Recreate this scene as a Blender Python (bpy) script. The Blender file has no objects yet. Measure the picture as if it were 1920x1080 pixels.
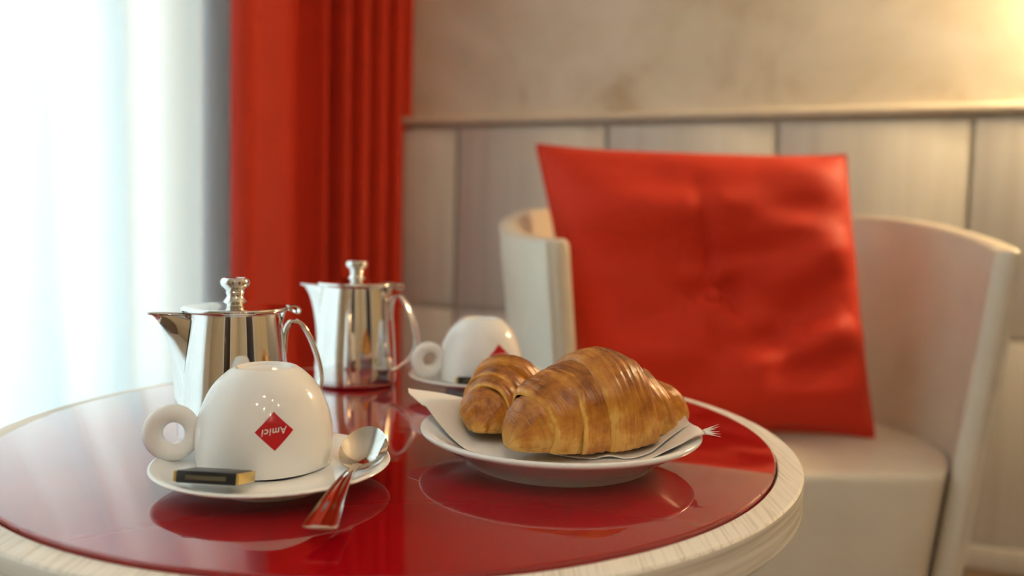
import bpy, bmesh, math, random
from math import sin, cos, pi, sqrt, atan2, exp, floor
from mathutils import Matrix, Vector, noise

random.seed(7)
scene = bpy.context.scene
COL = scene.collection

# ------------------------------------------------------------------ camera
EYE = 0.812
cam_d = bpy.data.cameras.new('camera')
cam = bpy.data.objects.new('camera', cam_d)
COL.objects.link(cam)
scene.camera = cam
PITCH, ROLL = 0.0704, 0.0241
Fv = Vector((0, cos(PITCH), -sin(PITCH)))
R0 = Vector((1, 0, 0)); U0 = Vector((0, sin(PITCH), cos(PITCH)))
Rv = R0 * cos(ROLL) + U0 * sin(ROLL)
Uv = U0 * cos(ROLL) - R0 * sin(ROLL)
cam.matrix_world = Matrix(((Rv.x, Uv.x, -Fv.x, 0), (Rv.y, Uv.y, -Fv.y, 0), (Rv.z, Uv.z, -Fv.z, EYE), (0, 0, 0, 1)))
cam_d.sensor_width = 36.0
cam_d.lens = 1550 / 1920 * 36.0
cam_d.clip_start = 0.02
cam_d.dof.use_dof = True
cam_d.dof.focus_distance = 0.56
cam_d.dof.aperture_fstop = 3.6

# ------------------------------------------------------------------ world, exposure
world = bpy.data.worlds.new('daylight'); scene.world = world
world.use_nodes = True
wb = world.node_tree.nodes['Background']
# overcast sky above a duller ground
_nt = world.node_tree
_tc = _nt.nodes.new('ShaderNodeTexCoord'); _sp = _nt.nodes.new('ShaderNodeSeparateXYZ'); _rp = _nt.nodes.new('ShaderNodeValToRGB')
_rp.color_ramp.elements[0].position = 0.44; _rp.color_ramp.elements[0].color = (0.10, 0.125, 0.125, 1)
_rp.color_ramp.elements[1].position = 0.66; _rp.color_ramp.elements[1].color = (0.80, 0.92, 1.0, 1)
_mr = _nt.nodes.new('ShaderNodeMapRange'); _mr.inputs[1].default_value = -1; _mr.inputs[2].default_value = 1
_nt.links.new(_tc.outputs['Generated'], _sp.inputs[0]); _nt.links.new(_sp.outputs['Z'], _mr.inputs[0])
_nt.links.new(_mr.outputs[0], _rp.inputs[0]); _nt.links.new(_rp.outputs[0], wb.inputs[0])
wb.inputs[1].default_value = 9.0
vs = scene.view_settings
vs.view_transform = 'Standard'; vs.look = 'None'; vs.gamma = 1.0
vs.use_curve_mapping = False
vs.exposure = 0.95

# room frame: t runs along the back wall away from the window, s runs from the back wall towards the room
DT = Vector((0.9432, -0.3321)); DS = Vector((-0.3321, -0.9432))
CORNER = Vector((-0.3127, 2.55)) - DT * 0.25
def W(t, s, z=0.0):
    p = CORNER + DT * t + DS * s
    return Vector((p.x, p.y, z))
ROOM_T, ROOM_S, ROOM_H = 4.2, 4.8, 2.6

def portal(name, t, s0, s1, z0, z1):
    l = bpy.data.lights.new(name, 'AREA'); l.shape = 'RECTANGLE'
    l.size = s1 - s0; l.size_y = z1 - z0; l.cycles.is_portal = True
    o = bpy.data.objects.new(name, l); COL.objects.link(o)
    z = Vector((-DT.x, -DT.y, 0)); x = Vector((DS.x, DS.y, 0)); y = z.cross(x)
    c = W(t, (s0 + s1) / 2, (z0 + z1) / 2)
    o.matrix_world = Matrix(((x.x, y.x, z.x, c.x), (x.y, y.y, z.y, c.y), (x.z, y.z, z.z, c.z), (0, 0, 0, 1)))
WIN = (0.74, 3.20, 0.20, 2.40)      # window opening: s0, s1, z0, z1
portal('window_left_offscreen', -0.22, *WIN)

# ------------------------------------------------------------------ materials
MATS = {}
def nodes(name):
    m = bpy.data.materials.new(name); m.use_nodes = True
    MATS[name] = m
    nt = m.node_tree
    return m, nt, nt.nodes['Principled BSDF']
def N(nt, typ, **kw):
    n = nt.nodes.new(typ)
    for k, v in kw.items():
        if k in n.inputs: n.inputs[k].default_value = v
        else: setattr(n, k, v)
    return n
def simple(name, col, rough=0.5, metal=0.0, noise_amt=0.0, scale=30, bump=0.0, bscale=200, **kw):
    m, nt, b = nodes(name)
    b.inputs['Base Color'].default_value = (*col, 1)
    b.inputs['Roughness'].default_value = rough
    b.inputs['Metallic'].default_value = metal
    for k, v in kw.items(): b.inputs[k.replace('_', ' ')].default_value = v
    tc = N(nt, 'ShaderNodeTexCoord')
    if noise_amt:
        nz = N(nt, 'ShaderNodeTexNoise', Scale=scale, Detail=4.0)
        nt.links.new(tc.outputs['Object'], nz.inputs['Vector'])
        r = N(nt, 'ShaderNodeValToRGB')
        r.color_ramp.elements[0].position = .3; r.color_ramp.elements[1].position = .7
        r.color_ramp.elements[0].color = (*[c * (1 - noise_amt) for c in col], 1)
        r.color_ramp.elements[1].color = (*[min(1, c * (1 + noise_amt)) for c in col], 1)
        nt.links.new(nz.outputs['Fac'], r.inputs['Fac']); nt.links.new(r.outputs['Color'], b.inputs['Base Color'])
    if bump:
        n2 = N(nt, 'ShaderNodeTexNoise', Scale=bscale, Detail=3.0)
        nt.links.new(tc.outputs['Object'], n2.inputs['Vector'])
        bp = N(nt, 'ShaderNodeBump', Strength=bump, Distance=0.002)
        nt.links.new(n2.outputs['Fac'], bp.inputs['Height']); nt.links.new(bp.outputs['Normal'], b.inputs['Normal'])
    return m

simple('porcelain', (0.86, 0.87, 0.86), 0.07, noise_amt=0.01, IOR=1.5)
simple('steel', (0.80, 0.79, 0.78), 0.035, 1.0, noise_amt=0.01)
simple('spoon_steel', (0.76, 0.74, 0.72), 0.09, 1.0, noise_amt=0.02)
simple('emblem_red', (0.52, 0.012, 0.02), 0.18)
simple('emblem_white', (0.80, 0.74, 0.74), 0.25)
simple('choc_black', (0.012, 0.012, 0.014), 0.32, noise_amt=0.2)
simple('choc_gold', (0.62, 0.46, 0.15), 0.33, 0.6, noise_amt=0.1)
simple('choc_print', (0.10, 0.085, 0.05), 0.4)
simple('leather', (0.72, 0.65, 0.54), 0.33, noise_amt=0.04, scale=12, bump=0.12, bscale=320)
simple('ceiling_white', (0.78, 0.76, 0.72), 0.9, noise_amt=0.02)
simple('rail_wood', (0.70, 0.63, 0.52), 0.4, noise_amt=0.06, scale=8)
simple('frame_white', (0.78, 0.78, 0.76), 0.4)
simple('dark_wood', (0.035, 0.02, 0.014), 0.35, noise_amt=0.3, scale=6)
simple('gold_metal', (0.65, 0.45, 0.18), 0.3, 1.0)
simple('dark_steel', (0.28, 0.28, 0.29), 0.3, 1.0)
simple('warm_wall', (0.60, 0.50, 0.34), 0.85, noise_amt=0.06, scale=3)

def red_glass():
    m, nt, b = nodes('red_glass')
    b.inputs['Base Color'].default_value = (0.36, 0.0012, 0.005, 1)
    b.inputs['Roughness'].default_value = 0.0
    b.inputs['IOR'].default_value = 1.55
    b.inputs['Coat Weight'].default_value = 0.75
    b.inputs['Coat Roughness'].default_value = 0.0
    tc = N(nt, 'ShaderNodeTexCoord'); nz = N(nt, 'ShaderNodeTexNoise', Scale=4.0)
    r = N(nt, 'ShaderNodeValToRGB')
    r.color_ramp.elements[0].color = (0.288, 0.0012, 0.005, 1); r.color_ramp.elements[1].color = (0.317, 0.0012, 0.005, 1)
    nt.links.new(tc.outputs['Object'], nz.inputs['Vector']); nt.links.new(nz.outputs['Fac'], r.inputs['Fac'])
    nt.links.new(r.outputs['Color'], b.inputs['Base Color'])
red_glass()

def grain(name, c0, c1, scl, rough=0.5, bump=0.2, rot=0.0, pos=(.35, .65)):
    """fine straight grain: noise squeezed by scl in object space"""
    m, nt, b = nodes(name)
    tc = N(nt, 'ShaderNodeTexCoord'); mp = N(nt, 'ShaderNodeMapping')
    mp.inputs['Scale'].default_value = scl; mp.inputs['Rotation'].default_value = (0, 0, rot)
    nz = N(nt, 'ShaderNodeTexNoise', Scale=1.0, Detail=5.0, Roughness=0.6)
    nz.inputs['Distortion'].default_value = 0.3
    r = N(nt, 'ShaderNodeValToRGB')
    r.color_ramp.elements[0].position = pos[0]; r.color_ramp.elements[1].position = pos[1]
    r.color_ramp.elements[0].color = (*c0, 1); r.color_ramp.elements[1].color = (*c1, 1)
    bp = N(nt, 'ShaderNodeBump', Strength=bump, Distance=0.001)
    L = nt.links.new
    L(tc.outputs['Object'], mp.inputs['Vector']); L(mp.outputs['Vector'], nz.inputs['Vector'])
    L(nz.outputs['Fac'], r.inputs['Fac']); L(r.outputs['Color'], b.inputs['Base Color'])
    L(nz.outputs['Fac'], bp.inputs['Height']); L(bp.outputs['Normal'], b.inputs['Normal'])
    b.inputs['Roughness'].default_value = rough
grain('limed_oak', (0.50, 0.44, 0.34), (0.82, 0.78, 0.70), (480, 9, 300), 0.42, 0.3, rot=0.35, pos=(.30, .50))
grain('oak_edge', (0.50, 0.44, 0.34), (0.82, 0.78, 0.70), (5, 5, 240), 0.5, 0.35, pos=(.3, .6))
grain('panel_wood', (0.58, 0.565, 0.52), (0.72, 0.71, 0.67), (22, 22, 0.8), 0.45, 0.06, pos=(.3, .7))
grain('floor_wood', (0.10, 0.065, 0.04), (0.20, 0.13, 0.08), (3, 30, 3), 0.4, 0.1)

def stucco():
    m, nt, b = nodes('stucco'); L = nt.links.new
    tc = N(nt, 'ShaderNodeTexCoord')
    n1 = N(nt, 'ShaderNodeTexNoise', Scale=2.6, Detail=5.0, Roughness=0.62); n1.inputs['Distortion'].default_value = 0.6
    n2 = N(nt, 'ShaderNodeTexNoise', Scale=9.0, Detail=3.0)
    r = N(nt, 'ShaderNodeValToRGB'); e = r.color_ramp.elements
    e[0].position = .28; e[0].color = (0.46, 0.35, 0.21, 1)
    e[1].position = .46; e[1].color = (0.68, 0.62, 0.51, 1)
    x = e.new(.66); x.color = (0.78, 0.73, 0.64, 1)
    mx = N(nt, 'ShaderNodeMath', operation='MULTIPLY_ADD'); mx.inputs[1].default_value = 0.12
    L(tc.outputs['Object'], n1.inputs['Vector']); L(tc.outputs['Object'], n2.inputs['Vector'])
    L(n2.outputs['Fac'], mx.inputs[0]); L(n1.outputs['Fac'], mx.inputs[2]); L(mx.outputs[0], r.inputs['Fac'])
    L(r.outputs['Color'], b.inputs['Base Color'])
    b.inputs['Roughness'].default_value = 0.5
stucco()

def cloth(name, col, transl, transp=0.0, tcol=None, rough=0.8, sheen=0.0, wave=400):
    m, nt, b = nodes(name); L = nt.links.new
    out = nt.nodes['Material Output']
    b.inputs['Base Color'].default_value = (*col, 1); b.inputs['Roughness'].default_value = rough
    b.inputs['Sheen Weight'].default_value = sheen
    b.inputs['Specular IOR Level'].default_value = 0.25
    tc = N(nt, 'ShaderNodeTexCoord'); nz = N(nt, 'ShaderNodeTexNoise', Scale=float(wave), Detail=1.0)
    bp = N(nt, 'ShaderNodeBump', Strength=0.08, Distance=0.001)
    L(tc.outputs['Object'], nz.inputs['Vector']); L(nz.outputs['Fac'], bp.inputs['Height']); L(bp.outputs['Normal'], b.inputs['Normal'])
    sh = b.outputs[0]
    if transl:
        t = N(nt, 'ShaderNodeBsdfTranslucent'); t.inputs[0].default_value = (*(tcol or col), 1)
        mx = N(nt, 'ShaderNodeMixShader'); mx.inputs[0].default_value = transl
        L(sh, mx.inputs[1]); L(t.outputs[0], mx.inputs[2]); sh = mx.outputs[0]
    if transp:
        t = N(nt, 'ShaderNodeBsdfTransparent')
        mx = N(nt, 'ShaderNodeMixShader'); mx.inputs[0].default_value = transp
        L(sh, mx.inputs[1]); L(t.outputs[0], mx.inputs[2]); sh = mx.outputs[0]
    L(sh, out.inputs['Surface'])
cloth('sheer', (0.86, 0.91, 0.92), 0.24, 0.13)
cloth('red_drape', (0.56, 0.035, 0.012), 0.06, 0.0, tcol=(0.6, 0.03, 0.01), sheen=0.1)
cloth('napkin', (0.93, 0.91, 0.88), 0.15, 0.0, wave=900)

def satin():
    m, nt, b = nodes('satin'); L = nt.links.new
    b.inputs['Base Color'].default_value = (0.62, 0.035, 0.014, 1)
    b.inputs['Roughness'].default_value = 0.58
    b.inputs['Sheen Weight'].default_value = 0.5; b.inputs['Sheen Roughness'].default_value = 0.4
    b.inputs['Sheen Tint'].default_value = (1.0, 0.25, 0.15, 1)
    b.inputs['Specular IOR Level'].default_value = 0.15
    tc = N(nt, 'ShaderNodeTexCoord'); nz = N(nt, 'ShaderNodeTexNoise', Scale=7.0, Detail=4.0)
    bp = N(nt, 'ShaderNodeBump', Strength=0.25, Distance=0.012)
    L(tc.outputs['Object'], nz.inputs['Vector']); L(nz.outputs['Fac'], bp.inputs['Height']); L(bp.outputs['Normal'], b.inputs['Normal'])
satin()

def pastry():
    m, nt, b = nodes('pastry'); L = nt.links.new
    uv = N(nt, 'ShaderNodeUVMap'); uv.uv_map = 'UVMap'
    mp = N(nt, 'ShaderNodeMapping'); mp.inputs['Scale'].default_value = (46, 3.4, 1)
    st = N(nt, 'ShaderNodeTexNoise', Scale=1.0, Detail=4.0, Roughness=0.6); st.inputs['Distortion'].default_value = 0.5
    mp2 = N(nt, 'ShaderNodeMapping'); mp2.inputs['Scale'].default_value = (11, 7, 1)
    pt = N(nt, 'ShaderNodeTexNoise', Scale=1.0, Detail=5.0, Roughness=0.65)
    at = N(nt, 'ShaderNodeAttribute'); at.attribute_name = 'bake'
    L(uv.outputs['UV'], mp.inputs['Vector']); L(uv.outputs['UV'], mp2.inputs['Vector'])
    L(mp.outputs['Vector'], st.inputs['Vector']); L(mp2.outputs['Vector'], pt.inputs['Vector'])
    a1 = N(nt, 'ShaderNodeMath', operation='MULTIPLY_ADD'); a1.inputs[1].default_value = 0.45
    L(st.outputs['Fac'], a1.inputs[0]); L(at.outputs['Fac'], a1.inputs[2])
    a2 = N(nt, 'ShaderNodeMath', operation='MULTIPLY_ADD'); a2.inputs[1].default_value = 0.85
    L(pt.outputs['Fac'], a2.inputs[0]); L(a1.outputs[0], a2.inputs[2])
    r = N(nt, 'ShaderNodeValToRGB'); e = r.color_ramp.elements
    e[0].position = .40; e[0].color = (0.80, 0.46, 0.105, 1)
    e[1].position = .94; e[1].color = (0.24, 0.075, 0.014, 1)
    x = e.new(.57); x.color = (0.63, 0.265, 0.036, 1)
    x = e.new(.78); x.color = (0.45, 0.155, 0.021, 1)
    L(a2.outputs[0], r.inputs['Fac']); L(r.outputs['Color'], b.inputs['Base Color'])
    b.inputs['Roughness'].default_value = 0.24
    b.inputs['Subsurface Weight'].default_value = 0.08
    b.inputs['Subsurface Radius'].default_value = (0.004, 0.002, 0.001)
    b.inputs['Subsurface Scale'].default_value = 1.0
    bp = N(nt, 'ShaderNodeBump', Strength=0.9, Distance=0.0022)
    a3 = N(nt, 'ShaderNodeMath', operation='MULTIPLY_ADD'); a3.inputs[1].default_value = 0.5
    L(pt.outputs['Fac'], a3.inputs[0]); L(st.outputs['Fac'], a3.inputs[2])
    L(a3.outputs[0], bp.inputs['Height']); L(bp.outputs['Normal'], b.inputs['Normal'])
pastry()

def emit(name, col, s):
    m = bpy.data.materials.new(name); m.use_nodes = True; MATS[name] = m
    nt = m.node_tree; nt.nodes.remove(nt.nodes['Principled BSDF'])
    e = nt.nodes.new('ShaderNodeEmission'); e.inputs[0].default_value = (*col, 1); e.inputs[1].default_value = s
    nt.links.new(e.outputs[0], nt.nodes['Material Output'].inputs[0])
emit('halogen', (1.0, 0.89, 0.74), 420.0)
emit('lamp_glow', (1.0, 0.70, 0.36), 60.0)
def pane_glass():
    m = bpy.data.materials.new('pane_glass'); m.use_nodes = True; MATS['pane_glass'] = m
    nt = m.node_tree; nt.nodes.remove(nt.nodes['Principled BSDF'])
    t = nt.nodes.new('ShaderNodeBsdfTransparent'); t.inputs[0].default_value = (.95, .97, .96, 1)
    g = nt.nodes.new('ShaderNodeBsdfGlossy'); g.inputs['Roughness'].default_value = 0.0
    mx = nt.nodes.new('ShaderNodeMixShader'); mx.inputs[0].default_value = 0.06
    nt.links.new(t.outputs[0], mx.inputs[1]); nt.links.new(g.outputs[0], mx.inputs[2])
    nt.links.new(mx.outputs[0], nt.nodes['Material Output'].inputs[0])
pane_glass()

# ------------------------------------------------------------------ helpers
def mesh_obj(name, verts, faces, mat, parent=None, smooth=True, angle=40, fix=True):
    me = bpy.data.meshes.new(name)
    me.from_pydata([tuple(v) for v in verts], [], faces)
    if fix:
        bm = bmesh.new(); bm.from_mesh(me)
        bmesh.ops.recalc_face_normals(bm, faces=bm.faces)
        bm.to_mesh(me); bm.free()
    if smooth:
        for p in me.polygons: p.use_smooth = True
        me.set_sharp_from_angle(angle=math.radians(angle))
    me.materials.append(MATS[mat] if isinstance(mat, str) else mat)
    o = bpy.data.objects.new(name, me); COL.objects.link(o)
    if parent: o.parent = parent
    return o
def tag(o, label=None, cat=None, group=None, kind=None):
    if label: o['label'] = label
    if cat: o['category'] = cat
    if group: o['group'] = group
    if kind: o['kind'] = kind
    return o
def empty(name, loc, rz=0, scale=1.0):
    o = bpy.data.objects.new(name, None); COL.objects.link(o)
    o.location = loc; o.rotation_euler = (0, 0, rz); o.scale = (scale,) * 3
    o.empty_display_size = 0.05
    return o
def box8(c):      # 8 corners: bottom 4 then top 4
    return [(0, 1, 2, 3), (4, 5, 6, 7), (0, 1, 5, 4), (1, 2, 6, 5), (2, 3, 7, 6), (3, 0, 4, 7)]
def bevel(o, w, seg=2):
    bm = bmesh.new(); bm.from_mesh(o.data)
    bmesh.ops.bevel(bm, geom=bm.edges[:], offset=w, segments=seg, profile=0.5, affect='EDGES')
    bm.to_mesh(o.data); bm.free()
    for p in o.data.polygons: p.use_smooth = True
    o.data.set_sharp_from_angle(angle=math.radians(35))
    return o
def room_box(name, t0, t1, s0, s1, z0, z1, mat, parent=None, bev=0.0):
    """box set square to the room, origin at its own base centre"""
    c = W((t0 + t1) / 2, (s0 + s1) / 2, z0)
    v = [W(t, s, z) - c for z in (z0, z1) for t, s in ((t0, s0), (t1, s0), (t1, s1), (t0, s1))]
    o = mesh_obj(name, v, box8(v), mat, parent, smooth=False)
    o.location = c - (parent.location if parent else Vector((0, 0, 0)))
    if bev: bevel(o, bev)
    return o
def box(name, x0, x1, y0, y1, z0, z1, mat, parent=None, bev=0.0):
    v = [(x, y, z) for z in (z0, z1) for x, y in ((x0, y0), (x1, y0), (x1, y1), (x0, y1))]
    o = mesh_obj(name, v, box8(v), mat, parent, smooth=False)
    if bev: bevel(o, bev)
    return o
def lathe(name, prof, mat, parent=None, n=96, angle=35, close=True):
    """prof: (r, z) from bottom axis over the outside to the inside axis"""
    vs_, fs = [], []
    rings = []
    for r, z in prof:
        if r < 1e-6:
            rings.append([len(vs_)]); vs_.append((0, 0, z))
        else:
            rings.append(list(range(len(vs_), len(vs_) + n)))
            vs_ += [(r * cos(2 * pi * k / n), r * sin(2 * pi * k / n), z) for k in range(n)]
    pairs = list(zip(rings[:-1], rings[1:]))
    if close and len(rings[0]) > 1 and len(rings[-1]) > 1: pairs.append((rings[-1], rings[0]))
    for a, b in pairs:
        for k in range(n):
            k2 = (k + 1) % n
            if len(a) == 1 and len(b) == 1: continue
            if len(a) == 1: fs.append((a[0], b[k], b[k2]))
            elif len(b) == 1: fs.append((a[k], a[k2], b[0]))
            else: fs.append((a[k], a[k2], b[k2], b[k]))
    return mesh_obj(name, vs_, fs, mat, parent, True, angle)
def catmull(pts, m=8):
    P = [Vector(p) for p in pts]; out = []
    for i in range(len(P) - 1):
        p0 = P[max(i - 1, 0)]; p1 = P[i]; p2 = P[i + 1]; p3 = P[min(i + 2, len(P) - 1)]
        for k in range(m):
            t = k / m
            out.append(0.5 * ((2 * p1) + (p2 - p0) * t + (2 * p0 - 5 * p1 + 4 * p2 - p3) * t * t + (3 * p1 - p0 - 3 * p2 + p3) * t ** 3))
    out.append(P[-1]); return out
def sweep(name, path, section, mat, parent=None, side=None, scales=None, caps=True, angle=50):
    """section: (a, b) loop; a along 'side', b along side x tangent"""
    vs_, fs = [], []; n = len(section)
    for i, p in enumerate(path):
        t = (path[min(i + 1, len(path) - 1)] - path[max(i - 1, 0)]).normalized()
        sd = (side - t * side.dot(t)).normalized() if side else t.orthogonal().normalized()
        nb = sd.cross(t)
        sc = scales[i] if scales else (1, 1)
        for a, b in section: vs_.append(p + sd * a * sc[0] + nb * b * sc[1])
    for i in range(len(path) - 1):
        for k in range(n):
            k2 = (k + 1) % n
            fs.append((i * n + k, i * n + k2, (i + 1) * n + k2, (i + 1) * n + k))
    if caps:
        fs.append(tuple(range(n))); fs.append(tuple(range((len(path) - 1) * n, len(path) * n)))
    return mesh_obj(name, vs_, fs, mat, parent, True, angle)
def ell(a, b, n=16): return [(a * cos(2 * pi * k / n), b * sin(2 * pi * k / n)) for k in range(n)]
def grid_faces(nu, nv, wrap_v=False, off=0):
    fs = []
    for i in range(nu - 1):
        for j in range(nv if wrap_v else nv - 1):
            j2 = (j + 1) % nv
            fs.append((off + i * nv + j, off + i * nv + j2, off + (i + 1) * nv + j2, off + (i + 1) * nv + j))
    return fs
def smoothstep(a, b, x):
    t = min(1, max(0, (x - a) / (b - a))); return t * t * (3 - 2 * t)
def copy_thing(o, parent=None):
    c = o.copy(); COL.objects.link(c); c.parent = parent
    for ch in list(o.children): copy_thing(ch, c)
    return c

# ------------------------------------------------------------------ the room
def struct(o): o['kind'] = 'structure'; return o
struct(room_box('floor', -0.25, ROOM_T + .1, -0.1, ROOM_S + .1, -0.1, 0, 'floor_wood'))
struct(room_box('ceiling', -0.25, ROOM_T + .1, -0.1, ROOM_S + .1, ROOM_H, ROOM_H + .1, 'ceiling_white'))
RAIL_Z, GROOVE_Z, BASE_Z = 1.118, 0.576, 0.060
wall_back = struct(room_box('wall_back', -0.25, ROOM_T + .1, -0.1, 0, 0, ROOM_H, 'stucco'))
struct(room_box('wall_right', ROOM_T, ROOM_T + .1, 0, ROOM_S, 0, ROOM_H, 'warm_wall'))
# rear wall behind the camera, with a dark door in a white frame
struct(room_box('wall_rear', -0.25, ROOM_T + .1, ROOM_S, ROOM_S + .1, 0, ROOM_H, 'warm_wall'))
# window wall: four pieces round the opening
s0, s1, z0, z1 = WIN
cwl = W(-0.125, 2.4, 0)
vs_, fs_ = [], []
for (a, b, c, d) in ((0, s0, 0, ROOM_H), (s1, ROOM_S, 0, ROOM_H), (s0, s1, 0, z0), (s0, s1, z1, ROOM_H)):
    k = len(vs_)
    vs_ += [W(t, s, z) - cwl for z in (c, d) for t, s in ((-.25, a), (0, a), (0, b), (-.25, b))]
    fs_ += [tuple(i + k for i in f) for f in box8(None)]
wl = struct(mesh_obj('wall_left', vs_, fs_, 'ceiling_white', smooth=False)); wl.location = cwl
# window: frame, mullion and two panes
w1 = struct(empty('window_1', W(-0.19, (s0 + s1) / 2, z0)))
for (a, b, c, d) in ((s0, s0 + .06, z0, z1), (s1 - .06, s1, z0, z1), ((s0 + s1) / 2 - .05, (s0 + s1) / 2 + .05, z0, z1)):
    room_box('window_frame', -.22, -.16, a, b, c, d, 'frame_white', w1, .004)
for (c, d) in ((z0, z0 + .06), (z1 - .06, z1)):
    for (a, b) in ((s0 + .06, (s0 + s1) / 2 - .05), ((s0 + s1) / 2 + .05, s1 - .06)):
        room_box('window_frame', -.22, -.16, a, b, c, d, 'frame_white', w1, .004)
for (a, b) in ((s0 + .06, (s0 + s1) / 2 - .05), ((s0 + s1) / 2 + .05, s1 - .06)):
    room_box('pane', -.194, -.188, a, b, z0 + .06, z1 - .06, 'pane_glass', w1)
room_box('window_sill', -.16, 0.03, s0 - .0, s1 + .0, z0 - .03, z0 + .0, 'frame_white', w1, .005)
# door in the rear wall
d1 = struct(empty('door_1', W(2.1, ROOM_S, 0)))
room_box('door_leaf', 1.7, 2.5, ROOM_S - .05, ROOM_S - .005, 0, 2.05, 'dark_wood', d1, .004)
room_box('door_frame', 1.6, 1.695, ROOM_S - .07, ROOM_S - .005, 0, 2.14, 'frame_white', d1, .004)
room_box('door_frame', 2.505, 2.6, ROOM_S - .07, ROOM_S - .005, 0, 2.14, 'frame_white', d1, .004)
room_box('door_frame', 1.695, 2.505, ROOM_S - .07, ROOM_S - .005, 2.055, 2.14, 'frame_white', d1, .004)
room_box('door_handle', 1.76, 1.88, ROOM_S - .10, ROOM_S - .052, 1.03, 1.05, 'dark_steel', d1, .006)

d2 = struct(empty('door_added', W(ROOM_T, 2.8, 0)))  # unseen door, added so the steel pots have something dark to reflect
room_box('door_leaf', ROOM_T - .05, ROOM_T - .005, 2.3, 3.3, 0, 2.05, 'dark_wood', d2, .004)
room_box('door_frame', ROOM_T - .07, ROOM_T - .005, 2.2, 2.295, 0, 2.14, 'frame_white', d2, .004)
room_box('door_frame', ROOM_T - .07, ROOM_T - .005, 3.305, 3.4, 0, 2.14, 'frame_white', d2, .004)
room_box('door_frame', ROOM_T - .07, ROOM_T - .005, 2.295, 3.305, 2.055, 2.14, 'frame_white', d2, .004)

# wainscot: boards with open joints on the back wall
JOINTS = [0.0] + [0.407 + 0.452 * k for k in range(9)] + [ROOM_T]
g = 0.0045
for a, b in zip(JOINTS[:-1], JOINTS[1:]):
    for zz0, zz1 in ((BASE_Z + .004, GROOVE_Z - g), (GROOVE_Z + g, RAIL_Z - .012)):
        room_box('panel', a + g, b - g, 0.001, 0.023, zz0, zz1, 'panel_wood', wall_back, .0015)
struct(room_box('baseboard_back', 0, ROOM_T, 0.001, 0.028, 0, BASE_Z, 'panel_wood', None, .003))
# chair rail with a rounded nose
prof = [(0.001, RAIL_Z), (0.026, RAIL_Z), (0.033, RAIL_Z + .006), (0.035, RAIL_Z + .014), (0.032, RAIL_Z + .021), (0.025, RAIL_Z + .026), (0.001, RAIL_Z + .028)]
cr = W(ROOM_T / 2, 0, RAIL_Z)
v = [W(t, s, z) - cr for t in (0, ROOM_T) for s, z in prof]; n = len(prof)
rail = struct(mesh_obj('trim_1', v, [(i, (i + 1) % n, n + (i + 1) % n, n + i) for i in range(n)] + [tuple(range(n)), tuple(range(n, 2 * n))], 'rail_wood', None, True, 50))
rail.location = cr

# curtains -----------------------------------------------------------------
def curtain(name, pts, ztop, zbot, mat, nz, parent, m=6, seed=0, amp=1.0):
    path = catmull([Vector((s, o, 0)) for s, o in pts], m)
    nu = len(path); vs_ = []
    for k in range(nz):
        f = k / (nz - 1); z = zbot + (ztop - zbot) * f
        for p in path:
            w = noise.noise(Vector((p.x * 6 + seed, z * 0.8, seed))) * 0.010 * (1 - f) * amp
            s2 = p.x + noise.noise(Vector((p.x * 5, z * 0.7, seed + 9))) * 0.014 * (1 - f * .6) * amp
            vs_.append(W(p.y + w, s2, z) - parent.location)
    o = mesh_obj(name, vs_, grid_faces(nz, nu), mat, parent, True, 85)
    sd = o.modifiers.new('thickness', 'SOLIDIFY'); sd.thickness = 0.0016; sd.offset = 0
    return o
rr = random.Random(3)
pts = [(.40, .05), (.47, .062), (.53, .048), (.60, .066), (.66, .050), (.715, .062), (.745, .085), (.76, .098), (.785, .070), (.83, .050), (.88, .060), (.93, .082), (.965, .100), (.985, .102),
       (1.0, .070), (1.04, .052), (1.09, .064), (1.12, .088), (1.15, .095), (1.175, .064), (1.22, .050), (1.27, .072), (1.30, .096)]
s = 1.35
while s < 3.35:
    pts.append((s, 0.055 + (0.04 if len(pts) % 2 else 0.0) + rr.uniform(-.008, .008))); s += rr.uniform(0.04, 0.085)
sheer = tag(empty('sheer_curtain', W(0.075, 1.85, 0.02)), 'sheer white floor-length curtain glowing with daylight, beside the red drape', 'curtain')
curtain('sheer_cloth', pts, 2.50, 0.02, 'sheer', 14, sheer)
hem = [(s_, o_) for s_, o_ in pts]
red = tag(empty('red_drape', W(0.17, 0.37, 0.02)), 'heavy red pleated drape hanging between the sheer curtain and the panelled wall', 'curtain')
rp = [(.685, .125), (.722, .150), (.728, .185), (.705, .199), (.65, .185), (.58, .163), (.51, .142), (.465, .134), (.445, .172), (.432, .213), (.418, .20), (.408, .14), (.392, .115), (.374, .15), (.366, .225), (.350, .236), (.336, .20), (.326, .14),
      (.305, .120), (.286, .15), (.276, .228), (.258, .241), (.242, .21), (.234, .15), (.214, .125), (.194, .16), (.182, .232), (.164, .244), (.148, .21), (.138, .155), (.120, .135), (.100, .17), (.090, .236), (.072, .247), (.056, .22), (.046, .18), (.030, .20), (.020, .240), (.008, .248)]
curtain('drape_cloth', rp, 2.50, 0.02, 'red_drape', 10, red, m=5, amp=.3)
# curtain rail under the ceiling (both curtains hang from it)
cv = tag(empty('curtain_rail', W(0.12, 1.7, 2.50)), 'slim white curtain rail under the ceiling above the window', 'rail')
room_box('track', 0.03, 0.115, 0.0, 3.45, 2.515, 2.55, 'frame_white', cv, .003)
room_box('track', 0.125, 0.25, 0.0, 3.45, 2.515, 2.55, 'frame_white', cv, .003)
for k in range(8):
    room_box('bracket', 0.06, 0.20, 0.2 + .4 * k, 0.23 + .4 * k, 2.55, ROOM_H, 'frame_white', cv)

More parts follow.
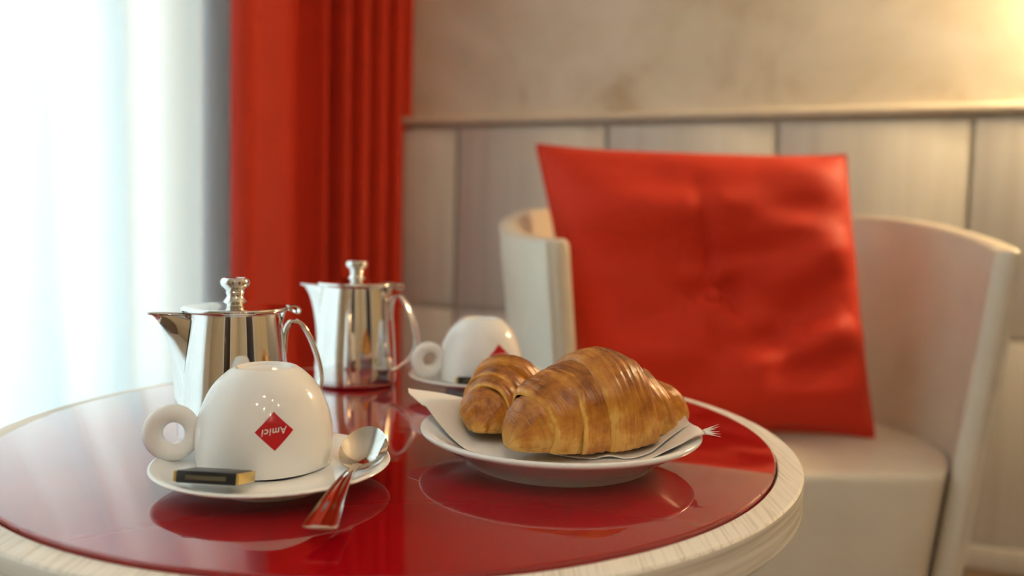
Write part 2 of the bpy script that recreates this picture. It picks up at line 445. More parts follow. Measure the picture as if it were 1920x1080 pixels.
# lamps ----------------------------------------------------------------------
def wall_lamp(t, z):
    o = tag(empty('wall_lamp_offscreen', W(t, 0.0, z)), 'brass wall lamp with a glowing conical fabric shade on the plaster wall', 'lamp')
    rz = atan2(DT.y, DT.x); o.rotation_euler = (0, 0, rz)          # local x along the wall, local -y into the room
    box('back_plate', -.05, .05, -.018, -.002, -.09, .09, 'gold_metal', o, .004)
    sweep('arm', catmull([(0, -.016, 0), (0, -.07, -.02), (0, -.115, 0.0), (0, -.12, .05)], 6), ell(.006, .006, 10), 'gold_metal', o)
    sh = lathe('lamp_shade_offscreen', [(.105, .04), (.075, .22), (.072, .22), (.102, .04)], 'lamp_glow', o, 48)
    sh.location = (0, -.12, 0)
    b = lathe('bulb_offscreen', [(0, .05), (.012, .05), (.014, .08), (.028, .11), (.026, .135), (0, .15)], 'lamp_glow', o, 24)
    b.location = (0, -.12, 0)
    return o
wall_lamp(2.22, 1.45)
def downlight(t, s, label):
    o = tag(empty('ceiling_spotlight_offscreen', W(t, s, ROOM_H - .03)), label, 'ceiling light', 'recessed ceiling spotlights')
    lathe('trim_ring', [(.032, .0), (.05, .0), (.052, .010), (.046, .03), (.032, .03)], 'frame_white', o, 40)
    lathe('lamp_disc_offscreen', [(0, .012), (.031, .012), (.031, .026), (0, .026)], 'halogen', o, 32)
for t_ in (1.75, 2.5, 3.3):
    for s_ in (2.9, 4.0):
        downlight(t_, s_, 'small round ceiling spotlight with white trim ring')

# ------------------------------------------------------------------ table
TX, TY, TZ, TR = -0.0928, 0.6930, 0.640, 0.325
GZ = TZ + 0.003                                   # top of the glass
tab = tag(empty('round_table', (TX, TY, 0)), 'round table with red glass top set in a pale limed oak rim', 'table')
ri = 0.3065
lathe('wood_rim', [(ri, TZ - .006), (ri, TZ - .0008), (ri + .0008, TZ), (TR - .0015, TZ), (TR, TZ - .0015)], 'limed_oak', tab, 256, close=False)
lathe('rim_edge', [(TR, TZ - .0015), (TR + .0003, TZ - .004), (TR, TZ - .0245), (TR - .002, TZ - .027), (ri - .02, TZ - .027), (ri - .02, TZ - .012), (ri, TZ - .006)], 'oak_edge', tab, 256, close=False)
lathe('glass_top', [(0, TZ - .005), (ri - .0025, TZ - .005), (ri - .0010, TZ - .003), (ri - .0010, GZ - .0010), (ri - .0018, GZ - .0002), (ri - .0026, GZ), (0, GZ)], 'red_glass', tab, 256, angle=25)
lathe('under_board', [(0, TZ - .022), (ri - .021, TZ - .022), (ri - .021, TZ - .0055), (0, TZ - .0055)], 'oak_edge', tab, 96)
lathe('column', [(0, .018), (.045, .018), (.036, .05), (.032, .3), (.036, .58), (.06, .608), (.12, .617), (0, .617)], 'dark_steel', tab, 48)
lathe('foot_plate', [(0, 0), (.20, 0), (.205, .006), (.19, .014), (.05, .019), (0, .019)], 'dark_steel', tab, 64)

# ------------------------------------------------------------------ armchair
CX, CY, CR, CT = 0.417, 1.518, 0.442, 0.040       # shell centre, outer radius at the top, thickness
SEAT_Z = 0.440; FRONT_Y = 1.282
chair = tag(empty('armchair', (CX, CY, 0)), 'cream leather tub armchair holding a red cushion, beside the round table', 'armchair')
def shell():
    half = math.asin((FRONT_Y - CY) / (CR - .02))              # arm ends, measured from +x
    a0, a1 = half, pi - half
    nA = 72; zb = 0.02
    sec = []
    vs_ = []; rows = None
    for i in range(nA + 1):
        a = a0 + (a1 - a0) * i / nA
        back = smoothstep(-.55, .75, sin(a))
        ztop = 0.800 + 0.062 * back
        loop = []
        def pr(rad, z): return (rad * cos(a), rad * sin(a), z)
        def taper(z): return -0.055 * (0.80 - z) / 0.5
        rb = 0.008
        for z in [zb + (ztop - rb - zb) * k / 8 for k in range(9)]: loop.append(pr(CR + taper(z), z))
        loop += [pr(CR + taper(ztop) - .003, ztop - .003), pr(CR + taper(ztop) - rb, ztop)]
        loop += [pr(CR + taper(ztop) - CT + rb, ztop), pr(CR + taper(ztop) - CT + .003, ztop - .003)]
        for z in [zb + (ztop - rb - zb) * k / 8 for k in range(8, -1, -1)]: loop.append(pr(CR + taper(z) - CT, z))
        rows = len(loop); vs_ += loop
    fs = grid_faces(nA + 1, rows, wrap_v=True)
    o = mesh_obj('tub_shell', vs_, fs, 'leather', chair, True, 60)
    # rounded arm fronts in the same leather, each with a piping down its outer corner
    for i in (0, nA):
        ring = [Vector(v) for v in vs_[i * rows:(i + 1) * rows]]
        a = a0 if i == 0 else a1
        td = Vector((sin(a), -cos(a), 0)) if i == 0 else Vector((-sin(a), cos(a), 0))
        rad = Vector((cos(a), sin(a), 0)); m = len(ring); v2 = []
        K = 7
        for k in range(K + 1):
            ph = pi / 2 * k / K
            for p in ring:
                mid = CR - 0.055 * (0.80 - p.z) / 0.5 - CT / 2
                dr = Vector((p.x, p.y, 0)).dot(rad) - mid
                q = p - rad * dr * (1 - cos(ph)) * .86 + td * (.017 * sin(ph))
                v2.append(q - Vector((0, 0, .006 * (1 - cos(ph)) if p.z > .7 else 0)))
        f2 = grid_faces(K + 1, m, wrap_v=True) + [tuple(K * m + k for k in (j, j + 1, m - 2 - j, m - 1 - j)) for j in range(m // 2 - 1)]
        mesh_obj('arm_front', v2, f2, 'leather', chair, True, 70)
        pp = [p + rad * .0012 + td * .003 for p in ring[:10]]
        sweep('piping', pp, ell(.0032, .0032, 8), 'leather', chair)
    return a0, a1
A0, A1 = shell()
def seat():
    # upholstered block filling the tub, flat front between the arms
    zt, zb = SEAT_Z, 0.03
    vs_ = []; n = 64
    lv = [(zb, 0.0, 0.0), (.25, 0, 0), (zt - .016, 0, 0), (zt - .007, .0005, .002), (zt - .002, .001, .006), (zt, .002, .013), (zt + .002, .10, .12), (zt + .002, .2, .22)]
    for z, ins_r, ins_f in lv:
        tp = -0.055 * (0.80 - z) / 0.5
        rad = CR + tp - CT - .004 - ins_r
        yf = FRONT_Y - CY + .004 + ins_f
        a_s = math.asin(max(-.999, yf / rad))
        arc = [(rad * cos(a_s + (pi - 2 * a_s) * k / n), rad * sin(a_s + (pi - 2 * a_s) * k / n), z) for k in range(n + 1)]
        fr = [(arc[-1][0] + (arc[0][0] - arc[-1][0]) * k / 24, yf - .006 * (1 - abs(2 * k / 24 - 1) ** 6), z) for k in range(1, 24)]
        vs_ += arc + fr
    m = n + 1 + 23
    fs = grid_faces(len(lv), m, wrap_v=True) + [tuple(range(m)), tuple(range((len(lv) - 1) * m, len(lv) * m))]
    mesh_obj('seat', vs_, fs, 'leather', chair, True, 60)
seat()
for x, y in ((-.25, -.18), (.25, -.18), (-.25, .25), (.25, .25)):
    l = lathe('foot', [(0, 0), (.018, 0), (.02, .004), (.02, .028), (0, .028)], 'dark_steel', chair, 20); l.location = (x, y, 0)

# ------------------------------------------------------------------ cushion
def cushion():
    BL, BR_, TR_, TL = Vector((.150, 1.505, .4465)), Vector((.674, 1.505, .4465)), Vector((.652, 1.650, .974)), Vector((.043, 1.650, .980))
    base = (BL + BR_) / 2
    o = tag(empty('cushion', base), 'square red satin cushion with a centre button, standing on the armchair seat', 'cushion')
    up = ((TL + TR_) / 2 - base).normalized(); rt = (BR_ - BL).normalized(); nf = rt.cross(up).normalized()   # towards the table
    if nf.y > 0: nf = -nf
    n = 90
    creases = [(14, .024, .20, .95), (-12, .016, .15, .95), (-40, .020, .16, .95), (90, .012, .07, 1.0), (166, .018, .20, .9), (202, .020, .22, .9), (-92, .007, .10, .8), (40, .005, .14, .8)]
    def shape(u, v, front):
        prof = max(0, (1 - abs(u) ** 3.2) * (1 - abs(v) ** 3.2)) ** 0.5
        h = 0.100 * prof
        r = sqrt((u + .05) ** 2 + (v + .10) ** 2); a = atan2(v + .10, u + .05)
        h -= (0.022 * exp(-(r / .10) ** 2) + 0.036 * exp(-(r / .46) ** 2)) * (1 if front else .9)
        if front:
            for ang, A, w, reach in creases:
                da = (a - math.radians(ang) + pi) % (2 * pi) - pi
                if abs(da) < pi / 2:
                    perp = r * sin(da); al = r * cos(da)
                    h -= A * exp(-(perp / (w * (.35 + al))) ** 2) * smoothstep(.0, .18, al) * (1 - smoothstep(reach * .55, reach, al)) 
            h += 0.028 * noise.noise(Vector((u * 1.5, v * 2.9, 2.0))) * prof
            h += 0.030 * noise.noise(Vector((u * 1.8 + v * 1.0, v * 4.6 - u * 1.4, 5.0))) * prof * smoothstep(-.7, .4, u) * smoothstep(.75, .2, v)
        return h
    def pos(u, v):
        fu, fv = (u + 1) / 2, (v + 1) / 2
        # edges draw in a little between the corners
        p = BL * (1 - fu) * (1 - fv) + BR_ * fu * (1 - fv) + TR_ * fu * fv + TL * (1 - fu) * fv
        p = p + rt * (-.006 * u * (1 - v * v)) + up * (-.010 * v * (1 - u ** 4))
        return p - base
    vs_, fs = [], []
    for front in (1, 0):
        for i in range(n + 1):
            for j in range(n + 1):
                u, v = -1 + 2 * i / n, -1 + 2 * j / n
                vs_.append(pos(u, v) + nf * (shape(u, v, front) * (1 if front else -.6)))
    fs = grid_faces(n + 1, n + 1) + grid_faces(n + 1, n + 1, off=(n + 1) ** 2)
    me = mesh_obj('cover', vs_, fs, 'satin', o, True, 80, fix=False)
    bm = bmesh.new(); bm.from_mesh(me.data); bmesh.ops.remove_doubles(bm, verts=bm.verts, dist=1e-5)
    bmesh.ops.recalc_face_normals(bm, faces=bm.faces); bm.to_mesh(me.data); bm.free()
    for p in me.data.polygons: p.use_smooth = True
    # seam piping round the edge
    loop = []
    for k in range(40): loop.append(pos(-1 + 2 * k / 40, -1))
    for k in range(40): loop.append(pos(1, -1 + 2 * k / 40))
    for k in range(40): loop.append(pos(1 - 2 * k / 40, 1))
    for k in range(41): loop.append(pos(-1, 1 - 2 * k / 40))
    sweep('piping', loop, ell(.0042, .0042, 8), 'satin', o, side=nf)
    b = lathe('button', [(0, -.004), (.012, -.004), (.0145, 0), (.012, .004), (.006, .0062), (0, .0066)], 'satin', o, 32)
    z = nf; x = rt; y = z.cross(x)
    p = pos(-.05, -.10) + nf * (shape(-.05, -.10, 1) + .003)
    b.matrix_local = Matrix(((x.x, y.x, z.x, p.x), (x.y, y.y, z.y, p.y), (x.z, y.z, z.z, p.z), (0, 0, 0, 1)))
cushion()

# ------------------------------------------------------------------ crockery
SAUCER = [(0, .0030), (.030, .0030), (.0325, .0), (.0356, .0), (.0372, .0028), (.050, .0066), (.064, .0112), (.0730, .0142), (.0746, .0150), (.0753, .0159), (.0748, .0168), (.0734, .0171),
          (.068, .0148), (.062, .0120), (.056, .0102), (.040, .0094), (.026, .0093), (.020, .0080), (0, .0078)]
def saucer(x, y, label):
    o = tag(empty('saucer', (x, y, GZ)), label, 'saucer', 'coffee saucers')
    lathe('dish', SAUCER, 'porcelain', o, 160, angle=60)
    return o
CUP = [(.0437, 0), (.0443, .006), (.0446, .013), (.0444, .020), (.0434, .028), (.0416, .035), (.0389, .042), (.0355, .0490), (.0315, .0545), (.0270, .0590), (.0235, .0620), (.0205, .0640)]
def cup_r(z):
    for (r0, z0_), (r1, z1_) in zip(CUP[:-1], CUP[1:]):
        if z <= z1_: return r0 + (r1 - r0) * (z - z0_) / (z1_ - z0_)
    return CUP[-1][0]
def cup(x, y, z, az, label):
    """upside-down cup: rim at the bottom, foot on top; handle towards local -x turned to azimuth az"""
    o = tag(empty('coffee_cup', (x, y, z), az), label, 'cup', 'upturned coffee cups')
    outer = [(p.x, p.y) for p in catmull([(r, zz, 0) for r, zz in CUP], 4)]
    prof = [(.0412, .0003)] + outer + [(.0190, .0645), (.0178, .0640), (.0168, .0622), (.012, .0618), (0, .0618), (0, .0575), (.018, .0570), (.028, .053), (.036, .043), (.0405, .028), (.0418, .012)]
    lathe('bowl', prof, 'porcelain', o, 128, angle=50)
    # ring handle in the plane of the axis
    cx, cz, Rr = .0575, .0222, .0122
    vs_ = []; nr, nt_ = 64, 20
    for i in range(nr):
        a = 2 * pi * i / nr
        rr_ = .0058 + .0006 * cos(a)
        for j in range(nt_):
            b = 2 * pi * j / nt_
            rad = Rr + rr_ * cos(b)
            vs_.append((cx + rad * cos(a), .0056 * sin(b), cz + rad * sin(a) * 1.04))
    fs = []
    for i in range(nr):
        for j in range(nt_):
            i2, j2 = (i + 1) % nr, (j + 1) % nt_
            fs.append((i * nt_ + j, i2 * nt_ + j, i2 * nt_ + j2, i * nt_ + j2))
    mesh_obj('handle', vs_, fs, 'porcelain', o, True, 80)
    # printed diamond, wrapped on the bowl
    la = math.radians(97); lz = .0300; hd = .0118
    def wrap(a, b, off):
        zz = lz + b; rr_ = cup_r(zz); ang = la + a / .0428
        # local surface normal is nearly radial with a slight rise
        return ((rr_ + off) * cos(ang), (rr_ + off) * sin(ang), zz + off * .35)
    n = 14; vs_ = []
    for i in range(n + 1):
        for j in range(n + 1):
            p, q = -1 + 2 * i / n, -1 + 2 * j / n
            vs_.append(wrap((p - q) / 2 * hd, (p + q) / 2 * hd, .00022))
    em = mesh_obj('emblem', vs_, grid_faces(n + 1, n + 1), 'emblem_red', o, True, 80)
    cu = bpy.data.curves.new('lettering_curve', 'FONT'); cu.body = 'Amici'; cu.size = 1.0; cu.align_x = 'CENTER'; cu.shear = 0.22; cu.offset = 0.012; cu.space_character = 1.12
    cu.resolution_u = 3
    tmp = bpy.data.objects.new('lettering_curve', cu); COL.objects.link(tmp)
    bpy.context.view_layer.update()
    ev = tmp.evaluated_get(bpy.context.evaluated_depsgraph_get()); me = ev.to_mesh()
    V = [vv.co.copy() for vv in me.vertices]; Fc = [tuple(p.vertices) for p in me.polygons]
    ev.to_mesh_clear(); bpy.data.objects.remove(tmp); bpy.data.curves.remove(cu)
    x0, x1 = min(v.x for v in V), max(v.x for v in V)
    k = .0160 / (x1 - x0); xm = (x0 + x1) / 2
    lv = []
    for v in V:
        a, b = (v.x - xm) * k, (v.y - .33) * k
        a, b = a * cos(.10) - b * sin(.10), a * sin(.10) + b * cos(.10)
        lv.append(wrap(-a, -b, .0005))             # the cup stands on its rim, so the word is upside down
    mesh_obj('lettering', lv, Fc, 'emblem_white', em, False)
    return o
SAX, SAY = -.1524, .5280
saucer(SAX, SAY, 'white saucer carrying a cup, a teaspoon and a wrapped chocolate')
RIMZ = GZ + .0102
cup(-.1630, .5455, RIMZ, math.radians(197), 'white upturned coffee cup with red diamond emblem, on the saucer with the teaspoon')
saucer(-.0315, .868, 'white saucer behind the croissant plate, beside a steel pot')
cup(-.0320, .874, RIMZ, math.radians(203), 'white upturned coffee cup with red diamond emblem, standing behind the croissants')

PX, PY = .0380, .6030
PLATE = [(0, .0040), (.060, .0040), (.0625, .0), (.0672, .0), (.0695, .0040), (.085, .0120), (.098, .0188), (.1018, .0203), (.1030, .0216), (.1028, .0230), (.1012, .0238),
         (.096, .0224), (.086, .0180), (.074, .0118), (.067, .0090), (.060, .0080), (0, .0078)]
PTOP = [(0, .0078), (.060, .0080), (.067, .0090), (.074, .0118), (.086, .0180), (.096, .0224), (.1012, .0238), (.1030, .0226)]
PLATE = [(r, z * 1.09) for r, z in PLATE]; PTOP = [(r, z * 1.09) for r, z in PTOP]
def plate_z(r):
    for (r0, a), (r1, b) in zip(PTOP[:-1], PTOP[1:]):
        if r <= r1: return a + (b - a) * (r - r0) / (r1 - r0)
    return .0250
pl = tag(empty('plate', (PX, PY, GZ)), 'round white porcelain plate carrying two croissants on a napkin', 'plate')
lathe('dish', PLATE, 'porcelain', pl, 192, angle=60)

# ------------------------------------------------------------------ paper napkin
def napkin():
    o = tag(empty('paper_napkin', (PX, PY, GZ + .008)), 'folded white paper napkin under the croissants, corners over the plate rim', 'napkin')
    def layer(name, front, back, lift, seed, fray):
        Fp = catmull([Vector((*p, 0)) for p in front], 10); Bp = catmull([Vector((*p, 0)) for p in back], 10)
        na = 61
        def samp(P, f):
            x = f * (len(P) - 1); i = min(int(x), len(P) - 2); return P[i].lerp(P[i + 1], x - i)
        nb = 25; vs_ = []; top = []
        for i in range(na):
            for j in range(nb):
                p = samp(Fp, i / (na - 1)).lerp(samp(Bp, i / (na - 1)), j / (nb - 1))
                dx, dy = p.x - PX, p.y - PY; r = sqrt(dx * dx + dy * dy)
                z = plate_z(min(r, .103)) + lift
                f = i / (na - 1)
                left = smoothstep(.30, .0, f) if False else max(0, 1 - f / .28)
                right = max(0, (f - .80) / .20)
                z += .0135 * left ** 1.3 + .0028 * right * right
                z += .0016 * (0.5 + .5 * sin(f * 23 + seed)) * (1 - abs(2 * j / (nb - 1) - 1) ** 2 * .2) * smoothstep(.05, .09, r)
                z += .0022 * max(0, sin(f * 19 + 1.3 + seed)) * (1 - j / (nb - 1)) ** 3 * smoothstep(.25, .4, f)
                if r > .0985: z = max(z, .0266 + lift)
                top.append(Vector((dx, dy, z - .008)))
        th = .0009
        vs_ = top + [v - Vector((0, 0, th)) for v in top]
        M = na * nb
        fs = grid_faces(na, nb) + grid_faces(na, nb, off=M)
        edge = [i * nb for i in range(na)] + [(na - 1) * nb + j for j in range(1, nb)] + [i * nb + nb - 1 for i in range(na - 2, -1, -1)] + [j for j in range(nb - 2, 0, -1)]
        for a, b in zip(edge, edge[1:] + edge[:1]): fs.append((a, b, M + b, M + a))
        ob = mesh_obj(name, vs_, fs, 'napkin', o, True, 50)
        if fray:      # torn tufts at the corner
            c = top[(na - 1) * nb]; rg = random.Random(5); v2 = []; f2 = []
            for k in range(6):
                st = c + Vector((-.003, .0015 * (k - 2), .0)); d = Vector((.0105 + rg.uniform(-.002, .002), .0011 * (k - 2.5) + rg.uniform(-.001, .001), .0022 * (k - 1.5) * .6))
                b = len(v2); w = Vector((0, .0011, 0)); h = Vector((0, 0, .0005))
                v2 += [st - w - h, st + w - h, st + w + h, st - w + h, st + d]
                f2 += [(b, b + 1, b + 4), (b + 1, b + 2, b + 4), (b + 2, b + 3, b + 4), (b + 3, b, b + 4), (b, b + 1, b + 2, b + 3)]
            mesh_obj('frayed_corner', v2, f2, 'napkin', ob, False)
        return ob
    front = [(-.079, .640), (-.058, .606), (-.034, .575), (-.008, .549), (.022, .534), (.052, .530), (.082, .537), (.108, .552), (.140, .570)]
    back = [(-.0815, .657), (-.052, .672), (-.02, .680), (.02, .690), (.05, .693), (.08, .685), (.105, .672), (.125, .650), (.1405, .578)]
    layer('lower_leaf', front, back, .0013, 0.0, True)
    front2 = [(.0, .600), (.015, .585), (.03, .575), (.045, .568), (.06, .565), (.075, .566), (.092, .572), (.110, .584), (.133, .600)]
    back2 = [(.0, .640), (.015, .655), (.03, .662), (.045, .668), (.06, .670), (.075, .668), (.095, .662), (.115, .650), (.1345, .634)]
    layer('upper_leaf', front2, back2, .0034, 1.7, False)
napkin()

# ------------------------------------------------------------------ croissants
def croissant(label, loc, axis, R_, bands, bend, seed, lean):
    """axis: two end points (local); bands: radius profiles (u, r) of the rolled pastry layers, tip to tip"""
    o = tag(empty('croissant', loc), label, 'croissant', 'croissants on the plate')
    A, B = Vector(axis[0]), Vector(axis[1]); ax = (B - A).normalized()
    sd = Vector((0, 0, 1)).cross(ax).normalized(); up = ax.cross(sd)
    if up.z < 0: sd, up = -sd, -up
    nA = 120
    for bi, ctl in enumerate(bands):
        pr = [(p.x, p.y) for p in catmull([(u, r, 0) for u, r in ctl], 7)]
        nu = len(pr) - 1; ua, ub = pr[0][0], pr[-1][0]; mid = (ua + ub) / 2
        lead = 1 if mid < .5 else -1              # side of the layer that shows its cut edge
        vs_, bake, uvs = [], [], []
        rg = [noise.noise(Vector((k * .37, bi * 2.3 + seed, 0))) for k in range(8)]
        for i, (u_, r_) in enumerate(pr):
            f = (u_ - ua) / (ub - ua); w = 1 - f if lead > 0 else f     # w -> 1 at the cut edge
            for j in range(nA):
                th = 2 * pi * j / nA
                tp = 1 - abs(2 * u_ - 1) ** 5
                u = u_ + tp * (-lean * sin(th) + .018 * sin(th * 2 + bi * 1.3 + seed) + .014 * noise.noise(Vector((cos(th) * 2.2, sin(th) * 2.2, bi * 3.1 + seed))) * smoothstep(.5, 1, w))
                u = min(1.0, max(0.0, u))
                rr_ = R_ * r_
                rr_ += tp * (.00055 * sin(u_ * 150 + 3.0 * noise.noise(Vector((cos(th) * 1.3, sin(th) * 1.3, u_ * 6 + seed)))) + .0022 * noise.noise(Vector((u_ * 7 + seed, cos(th) * 1.6, sin(th) * 1.6 + bi))))
                rr_ = max(rr_, .0003)
                y = rr_ * cos(th); z = rr_ * sin(th)
                fl = -R_ * .66 * r_
                if z < fl: z = fl + (z - fl) * .10
                c = A.lerp(B, u) + sd * (bend * (1 - (2 * u - 1) ** 2)) - up * (R_ * .66 * (1 - r_) * .75)
                vs_.append(c + sd * y + up * z)
                cz_ = sin(th)
                inner = smoothstep(.55, .05, w)
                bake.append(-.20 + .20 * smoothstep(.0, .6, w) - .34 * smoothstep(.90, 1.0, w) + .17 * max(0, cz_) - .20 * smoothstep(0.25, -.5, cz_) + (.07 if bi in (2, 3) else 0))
                uvs.append((u_ * .9 + bi * 1.7, j / nA * 2))
        caps = ([tuple(range(nA))] if ua < .01 else []) + ([tuple(range(nu * nA, (nu + 1) * nA))] if ub > .99 else [])
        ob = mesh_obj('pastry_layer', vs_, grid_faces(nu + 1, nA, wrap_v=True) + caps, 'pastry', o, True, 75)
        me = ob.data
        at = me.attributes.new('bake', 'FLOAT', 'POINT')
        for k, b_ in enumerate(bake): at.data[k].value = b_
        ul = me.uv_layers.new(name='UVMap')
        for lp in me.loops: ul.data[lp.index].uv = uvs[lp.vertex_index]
    return o
croissant('large golden croissant with broad smooth front end, lying across the napkin', (.056, .604, GZ + .0131),
          ((-.057, -.048, .0255), (.078, .042, .0300)), .0358,
          [[(0, .04), (.008, .24), (.03, .40), (.09, .58), (.19, .72)],
           [(.125, .62), (.131, .69), (.18, .79), (.26, .89), (.33, .93)],
           [(.245, .86), (.251, .925), (.30, .99), (.38, 1.03), (.46, 1.03)],
           [(.365, 1.0), (.372, 1.08), (.43, 1.13), (.50, 1.14), (.57, 1.11), (.620, 1.06), (.645, .98), (.653, .70)],
           [(.58, .60), (.645, .73), (.70, .80), (.765, .79), (.81, .72), (.826, .60), (.824, .42)],
           [(.76, .40), (.815, .50), (.87, .59), (.93, .53), (.975, .33), (1.0, .05)]], -.004, 1.0, .045)
croissant('smaller darker croissant with its pointed tip beside the large one, lying on the napkin', (.003, .648, GZ + .0135),
          ((-.026, -.050, .0198), (.018, .052, .0225)), .0268,
          [[(0, .06), (.012, .20), (.045, .30), (.06, .46), (.12, .70), (.22, .82)],
           [(.155, .76), (.162, .82), (.22, .90), (.31, .95)],
           [(.275, .93), (.282, .99), (.36, 1.05), (.46, 1.06)],
           [(.420, 1.02), (.428, 1.12), (.48, 1.19), (.56, 1.20), (.63, 1.12), (.69, .98), (.70, .86), (.697, .80)],
           [(.62, .80), (.69, .88), (.76, .86), (.82, .76), (.84, .62), (.836, .56)],
           [(.78, .56), (.84, .62), (.90, .56), (.96, .38), (1.0, .05)]], .002, 4.0, .03)

# ------------------------------------------------------------------ wrapped chocolates
def chocolate(x, y, z, rz, tilt, label, ln=.036, wd=.024, h=.0072):
    o = tag(empty('wrapped_chocolate', (x, y, z)), label, 'chocolate', 'wrapped chocolates')
    o.rotation_euler = (tilt, 0.0, rz)
    box('sleeve', -ln / 2, ln / 2, -wd / 2, wd / 2, 0, h, 'choc_black', o, .0007)
    box('foil_end', ln / 2, ln / 2 + .0022, -wd / 2 + .0004, wd / 2 - .0004, .0004, h - .0004, 'choc_gold', o, .0006)
    box('foil_end', -ln / 2 - .0022, -ln / 2, -wd / 2 + .0004, wd / 2 - .0004, .0004, h - .0004, 'choc_gold', o, .0006)
    box('print', -ln * .34, ln * .34, -wd / 2 - .00025, -wd / 2 + .0003, h * .30, h * .66, 'choc_print', o)
    return o
chocolate(-.1735, .4800, GZ + .0155, math.radians(-6), math.radians(-12), 'small black and gold wrapped chocolate on the saucer with the teaspoon')
chocolate(-.0330, .8170, GZ + .0140, math.radians(-2), math.radians(-10), 'small black wrapped chocolate on the saucer behind the croissants')

# ------------------------------------------------------------------ teaspoon
def spoon():
    E_ = Vector((-.0972, .4210, GZ)); o = tag(empty('teaspoon', E_), 'polished steel teaspoon leaning over the saucer rim', 'spoon')
    end = Vector((-.0955, .563, GZ)); d = Vector((end.x - E_.x, end.y - E_.y, 0)); L = d.length; d.normalize()
    sdv = Vector((d.y, -d.x, 0))
    # handle: (distance, height, half width)
    st = [(0, .0118, .0086), (.002, .0122, .0093), (.016, .0140, .0080), (.032, .0168, .0064), (.052, .0186, .0047), (.070, .0188, .0035), (.084, .0180, .0028), (.094, .0172, .0030), (.100, .0166, .0045)]
    P = catmull([Vector(s_) for s_ in st], 5); vs_ = []; na = 11
    for face in (0, 1):
        for p in P:
            for k in range(na):
                w = -1 + 2 * k / (na - 1)
                ridge = .0007 * (1 - abs(w)) + .0006 * smoothstep(.75, .9, abs(w))
                th = (ridge if not face else -.0009 * sqrt(max(0, 1 - w * w * .8)))
                vs_.append(d * p.x + sdv * (w * p.z) + Vector((0, 0, p.y + th)))
    m = len(P); fs = grid_faces(m, na) + grid_faces(m, na, off=m * na); M = m * na
    for i in range(m - 1):
        for k in (0, na - 1): fs.append((i * na + k, (i + 1) * na + k, M + (i + 1) * na + k, M + i * na + k))
    for k in range(na - 1):
        for i in (0, m - 1): fs.append((i * na + k, i * na + k + 1, M + i * na + k + 1, M + i * na + k))
    mesh_obj('handle', vs_, fs, 'spoon_steel', o, True, 40)
    # bowl: egg outline, dished, tipped up towards its far end
    b0, b1 = .0965, L; c0 = (b0 + b1) / 2; hl = (b1 - b0) / 2; hw = .0158
    vs_ = []; nr, na = 14, 48; tilt = math.radians(24)
    for face in (0, 1):
        for i in range(nr + 1):
            f = i / nr
            for j in range(na):
                a = 2 * pi * j / na
                lx = hl * cos(a) * f; ly = hw * sin(a) * (1 - .10 * cos(a)) * f
                dz = -.0062 * (1 - f * f) - (.0008 if face else 0)
                X = lx * cos(tilt) - dz * sin(tilt); Z = lx * sin(tilt) + dz * cos(tilt)
                vs_.append(d * (c0 + X) + sdv * ly + Vector((0, 0, .0226 + Z)))
    M = (nr + 1) * na
    fs = grid_faces(nr + 1, na, True) + grid_faces(nr + 1, na, True, off=M)
    for j in range(na):
        j2 = (j + 1) % na; fs.append((nr * na + j, nr * na + j2, M + nr * na + j2, M + nr * na + j))
    ob = mesh_obj('bowl', vs_, fs, 'spoon_steel', o, True, 60)
spoon()

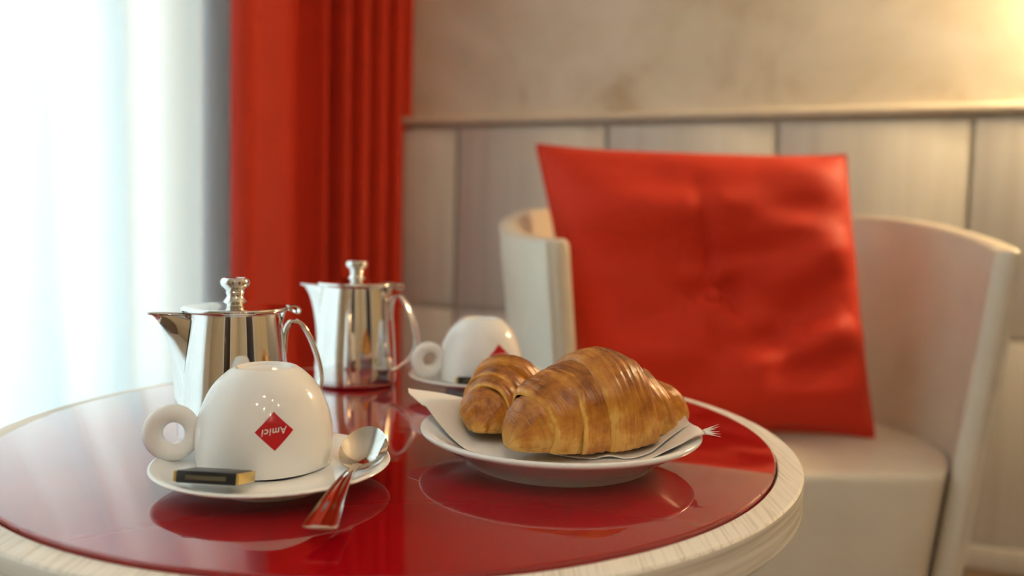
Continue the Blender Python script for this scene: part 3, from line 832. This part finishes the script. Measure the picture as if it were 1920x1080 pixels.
# ------------------------------------------------------------------ steel pots
def pot(x, y, az, sc, label):
    """local +x is the handle side"""
    o = tag(empty('steel_coffee_pot', (x, y, GZ), az, sc), label, 'coffee pot', 'steel coffee pots')
    PB = [(.0405, 0), (.0425, .0015), (.0431, .005), (.0431, .012), (.0428, .025), (.0420, .040), (.0406, .058), (.0388, .076), (.0369, .092), (.0356, .1015), (.0352, .1040), (.0358, .1052)]
    out = [(p.x, p.y) for p in catmull([(a, b, 0) for a, b in PB], 4)]
    lathe('body', [(0, .001), (.039, .001)] + out + [(.0346, .1048), (.0345, .1), (.036, .08), (.0385, .055), (.041, .02), (.040, .003), (0, .003)], 'steel', o, 128, angle=60)
    # spout: a V-shaped channel down the side, flaring into a lip
    st = [(.004, .0425, .0005, .001), (.010, .0440, .0035, .003), (.030, .0452, .0062, .0045), (.055, .0464, .0088, .007), (.076, .0494, .0108, .0105), (.090, .0535, .0120, .0150), (.0982, .0582, .0120, .0190), (.1016, .0622, .0105, .021), (.1026, .0640, .0080, .021)]
    # (height, reach of the keel, half width at the body, depth)
    P = catmull([Vector((a, b, c)) for a, b, c, _ in st], 5); vs_ = []; na = 25
    for face in (0, 1):
        for p in P:
            rb = 0.0
            for (r0, h0), (r1, h1) in zip(PB[:-1], PB[1:]):
                if h0 <= p.x <= h1: rb = r0 + (r1 - r0) * (p.x - h0) / (h1 - h0)
            rb = rb or .0356
            for k in range(na):
                w = -1 + 2 * k / (na - 1)
                prof = (1 - abs(w) ** 1.35)
                x_ = (rb - .0015) + (p.y - rb + .0015) * prof
                hw = p.z + .004 * (1 - p.x / .11)
                yy = hw * w
                zz = p.x + (.002 * prof * smoothstep(.08, .106, p.x) - .0035 * smoothstep(.096, .107, p.x) * (1 - prof) * 0)
                vs_.append((-(x_ - (.0009 if face else 0) * (0.3 + prof)), yy * (1 if not face else .93), zz))
    m = len(P); M = m * na; fs = grid_faces(m, na) + grid_faces(m, na, off=M)
    for i in range(m - 1):
        for k in (0, na - 1): fs.append((i * na + k, (i + 1) * na + k, M + (i + 1) * na + k, M + i * na + k))
    for k in range(na - 1):
        for i in (0, m - 1): fs.append((i * na + k, i * na + k + 1, M + i * na + k + 1, M + i * na + k))
    sp = mesh_obj('spout', vs_, fs, 'steel', o, True, 60)
    # rolled lip on the spout
    top = [Vector(vs_[(m - 1) * na + k]) for k in range(na)]
    sweep('lip', top, ell(.0011, .0011, 8), 'steel', sp, side=Vector((0, 0, 1)))
    # lid with rolled edge and knob
    lid = lathe('lid', [(0, .1056), (.034, .1056), (.0385, .1048), (.0402, .1056), (.0409, .1070), (.0404, .1084), (.0390, .1090), (.036, .1093), (.026, .1110), (.016, .1122), (.009, .1128), (0, .1130)], 'steel', o, 128, angle=60)
    kn = [(0, .1118), (.0098, .1118), (.0085, .1134), (.0066, .1165), (.0064, .1185), (.0072, .1200), (.0068, .1212), (.0076, .1228), (.0096, .1246), (.0108, .1262), (.0113, .1280), (.0110, .1298), (.0100, .1312), (.0084, .1319), (.0070, .1314), (.005, .1309), (0, .1308)]
    lathe('knob', [(p.x, p.y) for p in catmull([(a, b, 0) for a, b in kn], 3)], 'steel', lid, 64, angle=70)
    # hinge: bracket and rolled barrel behind the lid
    Y = Vector((0, 1, 0))
    hg = sweep('hinge', catmull([(.0350, 0, .0900), (.0366, 0, .0985), (.0384, 0, .1048), (.0430, 0, .1085), (.0480, 0, .1082), (.0508, 0, .1055), (.0498, 0, .1028), (.0470, 0, .1030), (.0472, 0, .1050)], 6), [(-.0065, -.0006), (.0065, -.0006), (.0065, .0006), (-.0065, .0006)], 'steel', o, side=Y)
    sweep('hinge_pin', [Vector((.0425, -.0085, .1062)), Vector((.0425, .0085, .1062))], ell(.0016, .0016, 12), 'steel', hg)
    # strap handle
    hp = catmull([(.0385, 0, .0700), (.0388, 0, .0790), (.0398, 0, .0880), (.0430, 0, .0945), (.0480, 0, .0958), (.0535, 0, .0920), (.0590, 0, .0830), (.0640, 0, .0710), (.0675, 0, .0580), (.0686, 0, .0470), (.0665, 0, .0370), (.0600, 0, .0280), (.0520, 0, .0205), (.0450, 0, .0160), (.0432, 0, .0150)], 6)
    nS = len(hp)
    sec = [(-.0058, -.0010), (-.0050, -.0016), (0, -.0012), (.0050, -.0016), (.0058, -.0010), (.0058, .0010), (.0050, .0016), (0, .0012), (-.0050, .0016), (-.0058, .0010)]
    sweep('handle', hp, sec, 'steel', o, side=Y, scales=[(.75 + .35 * smoothstep(.15, .7, i / nS), 1) for i in range(nS)], angle=60)
    return o
pot(-.2134, .6355, math.radians(25), .963, 'polished steel coffee pot with hinged lid, standing behind the cup with the teaspoon')
pot(-.1670, .8860, math.radians(-12), 1.0, 'polished steel coffee pot with hinged lid, standing in front of the red drape')
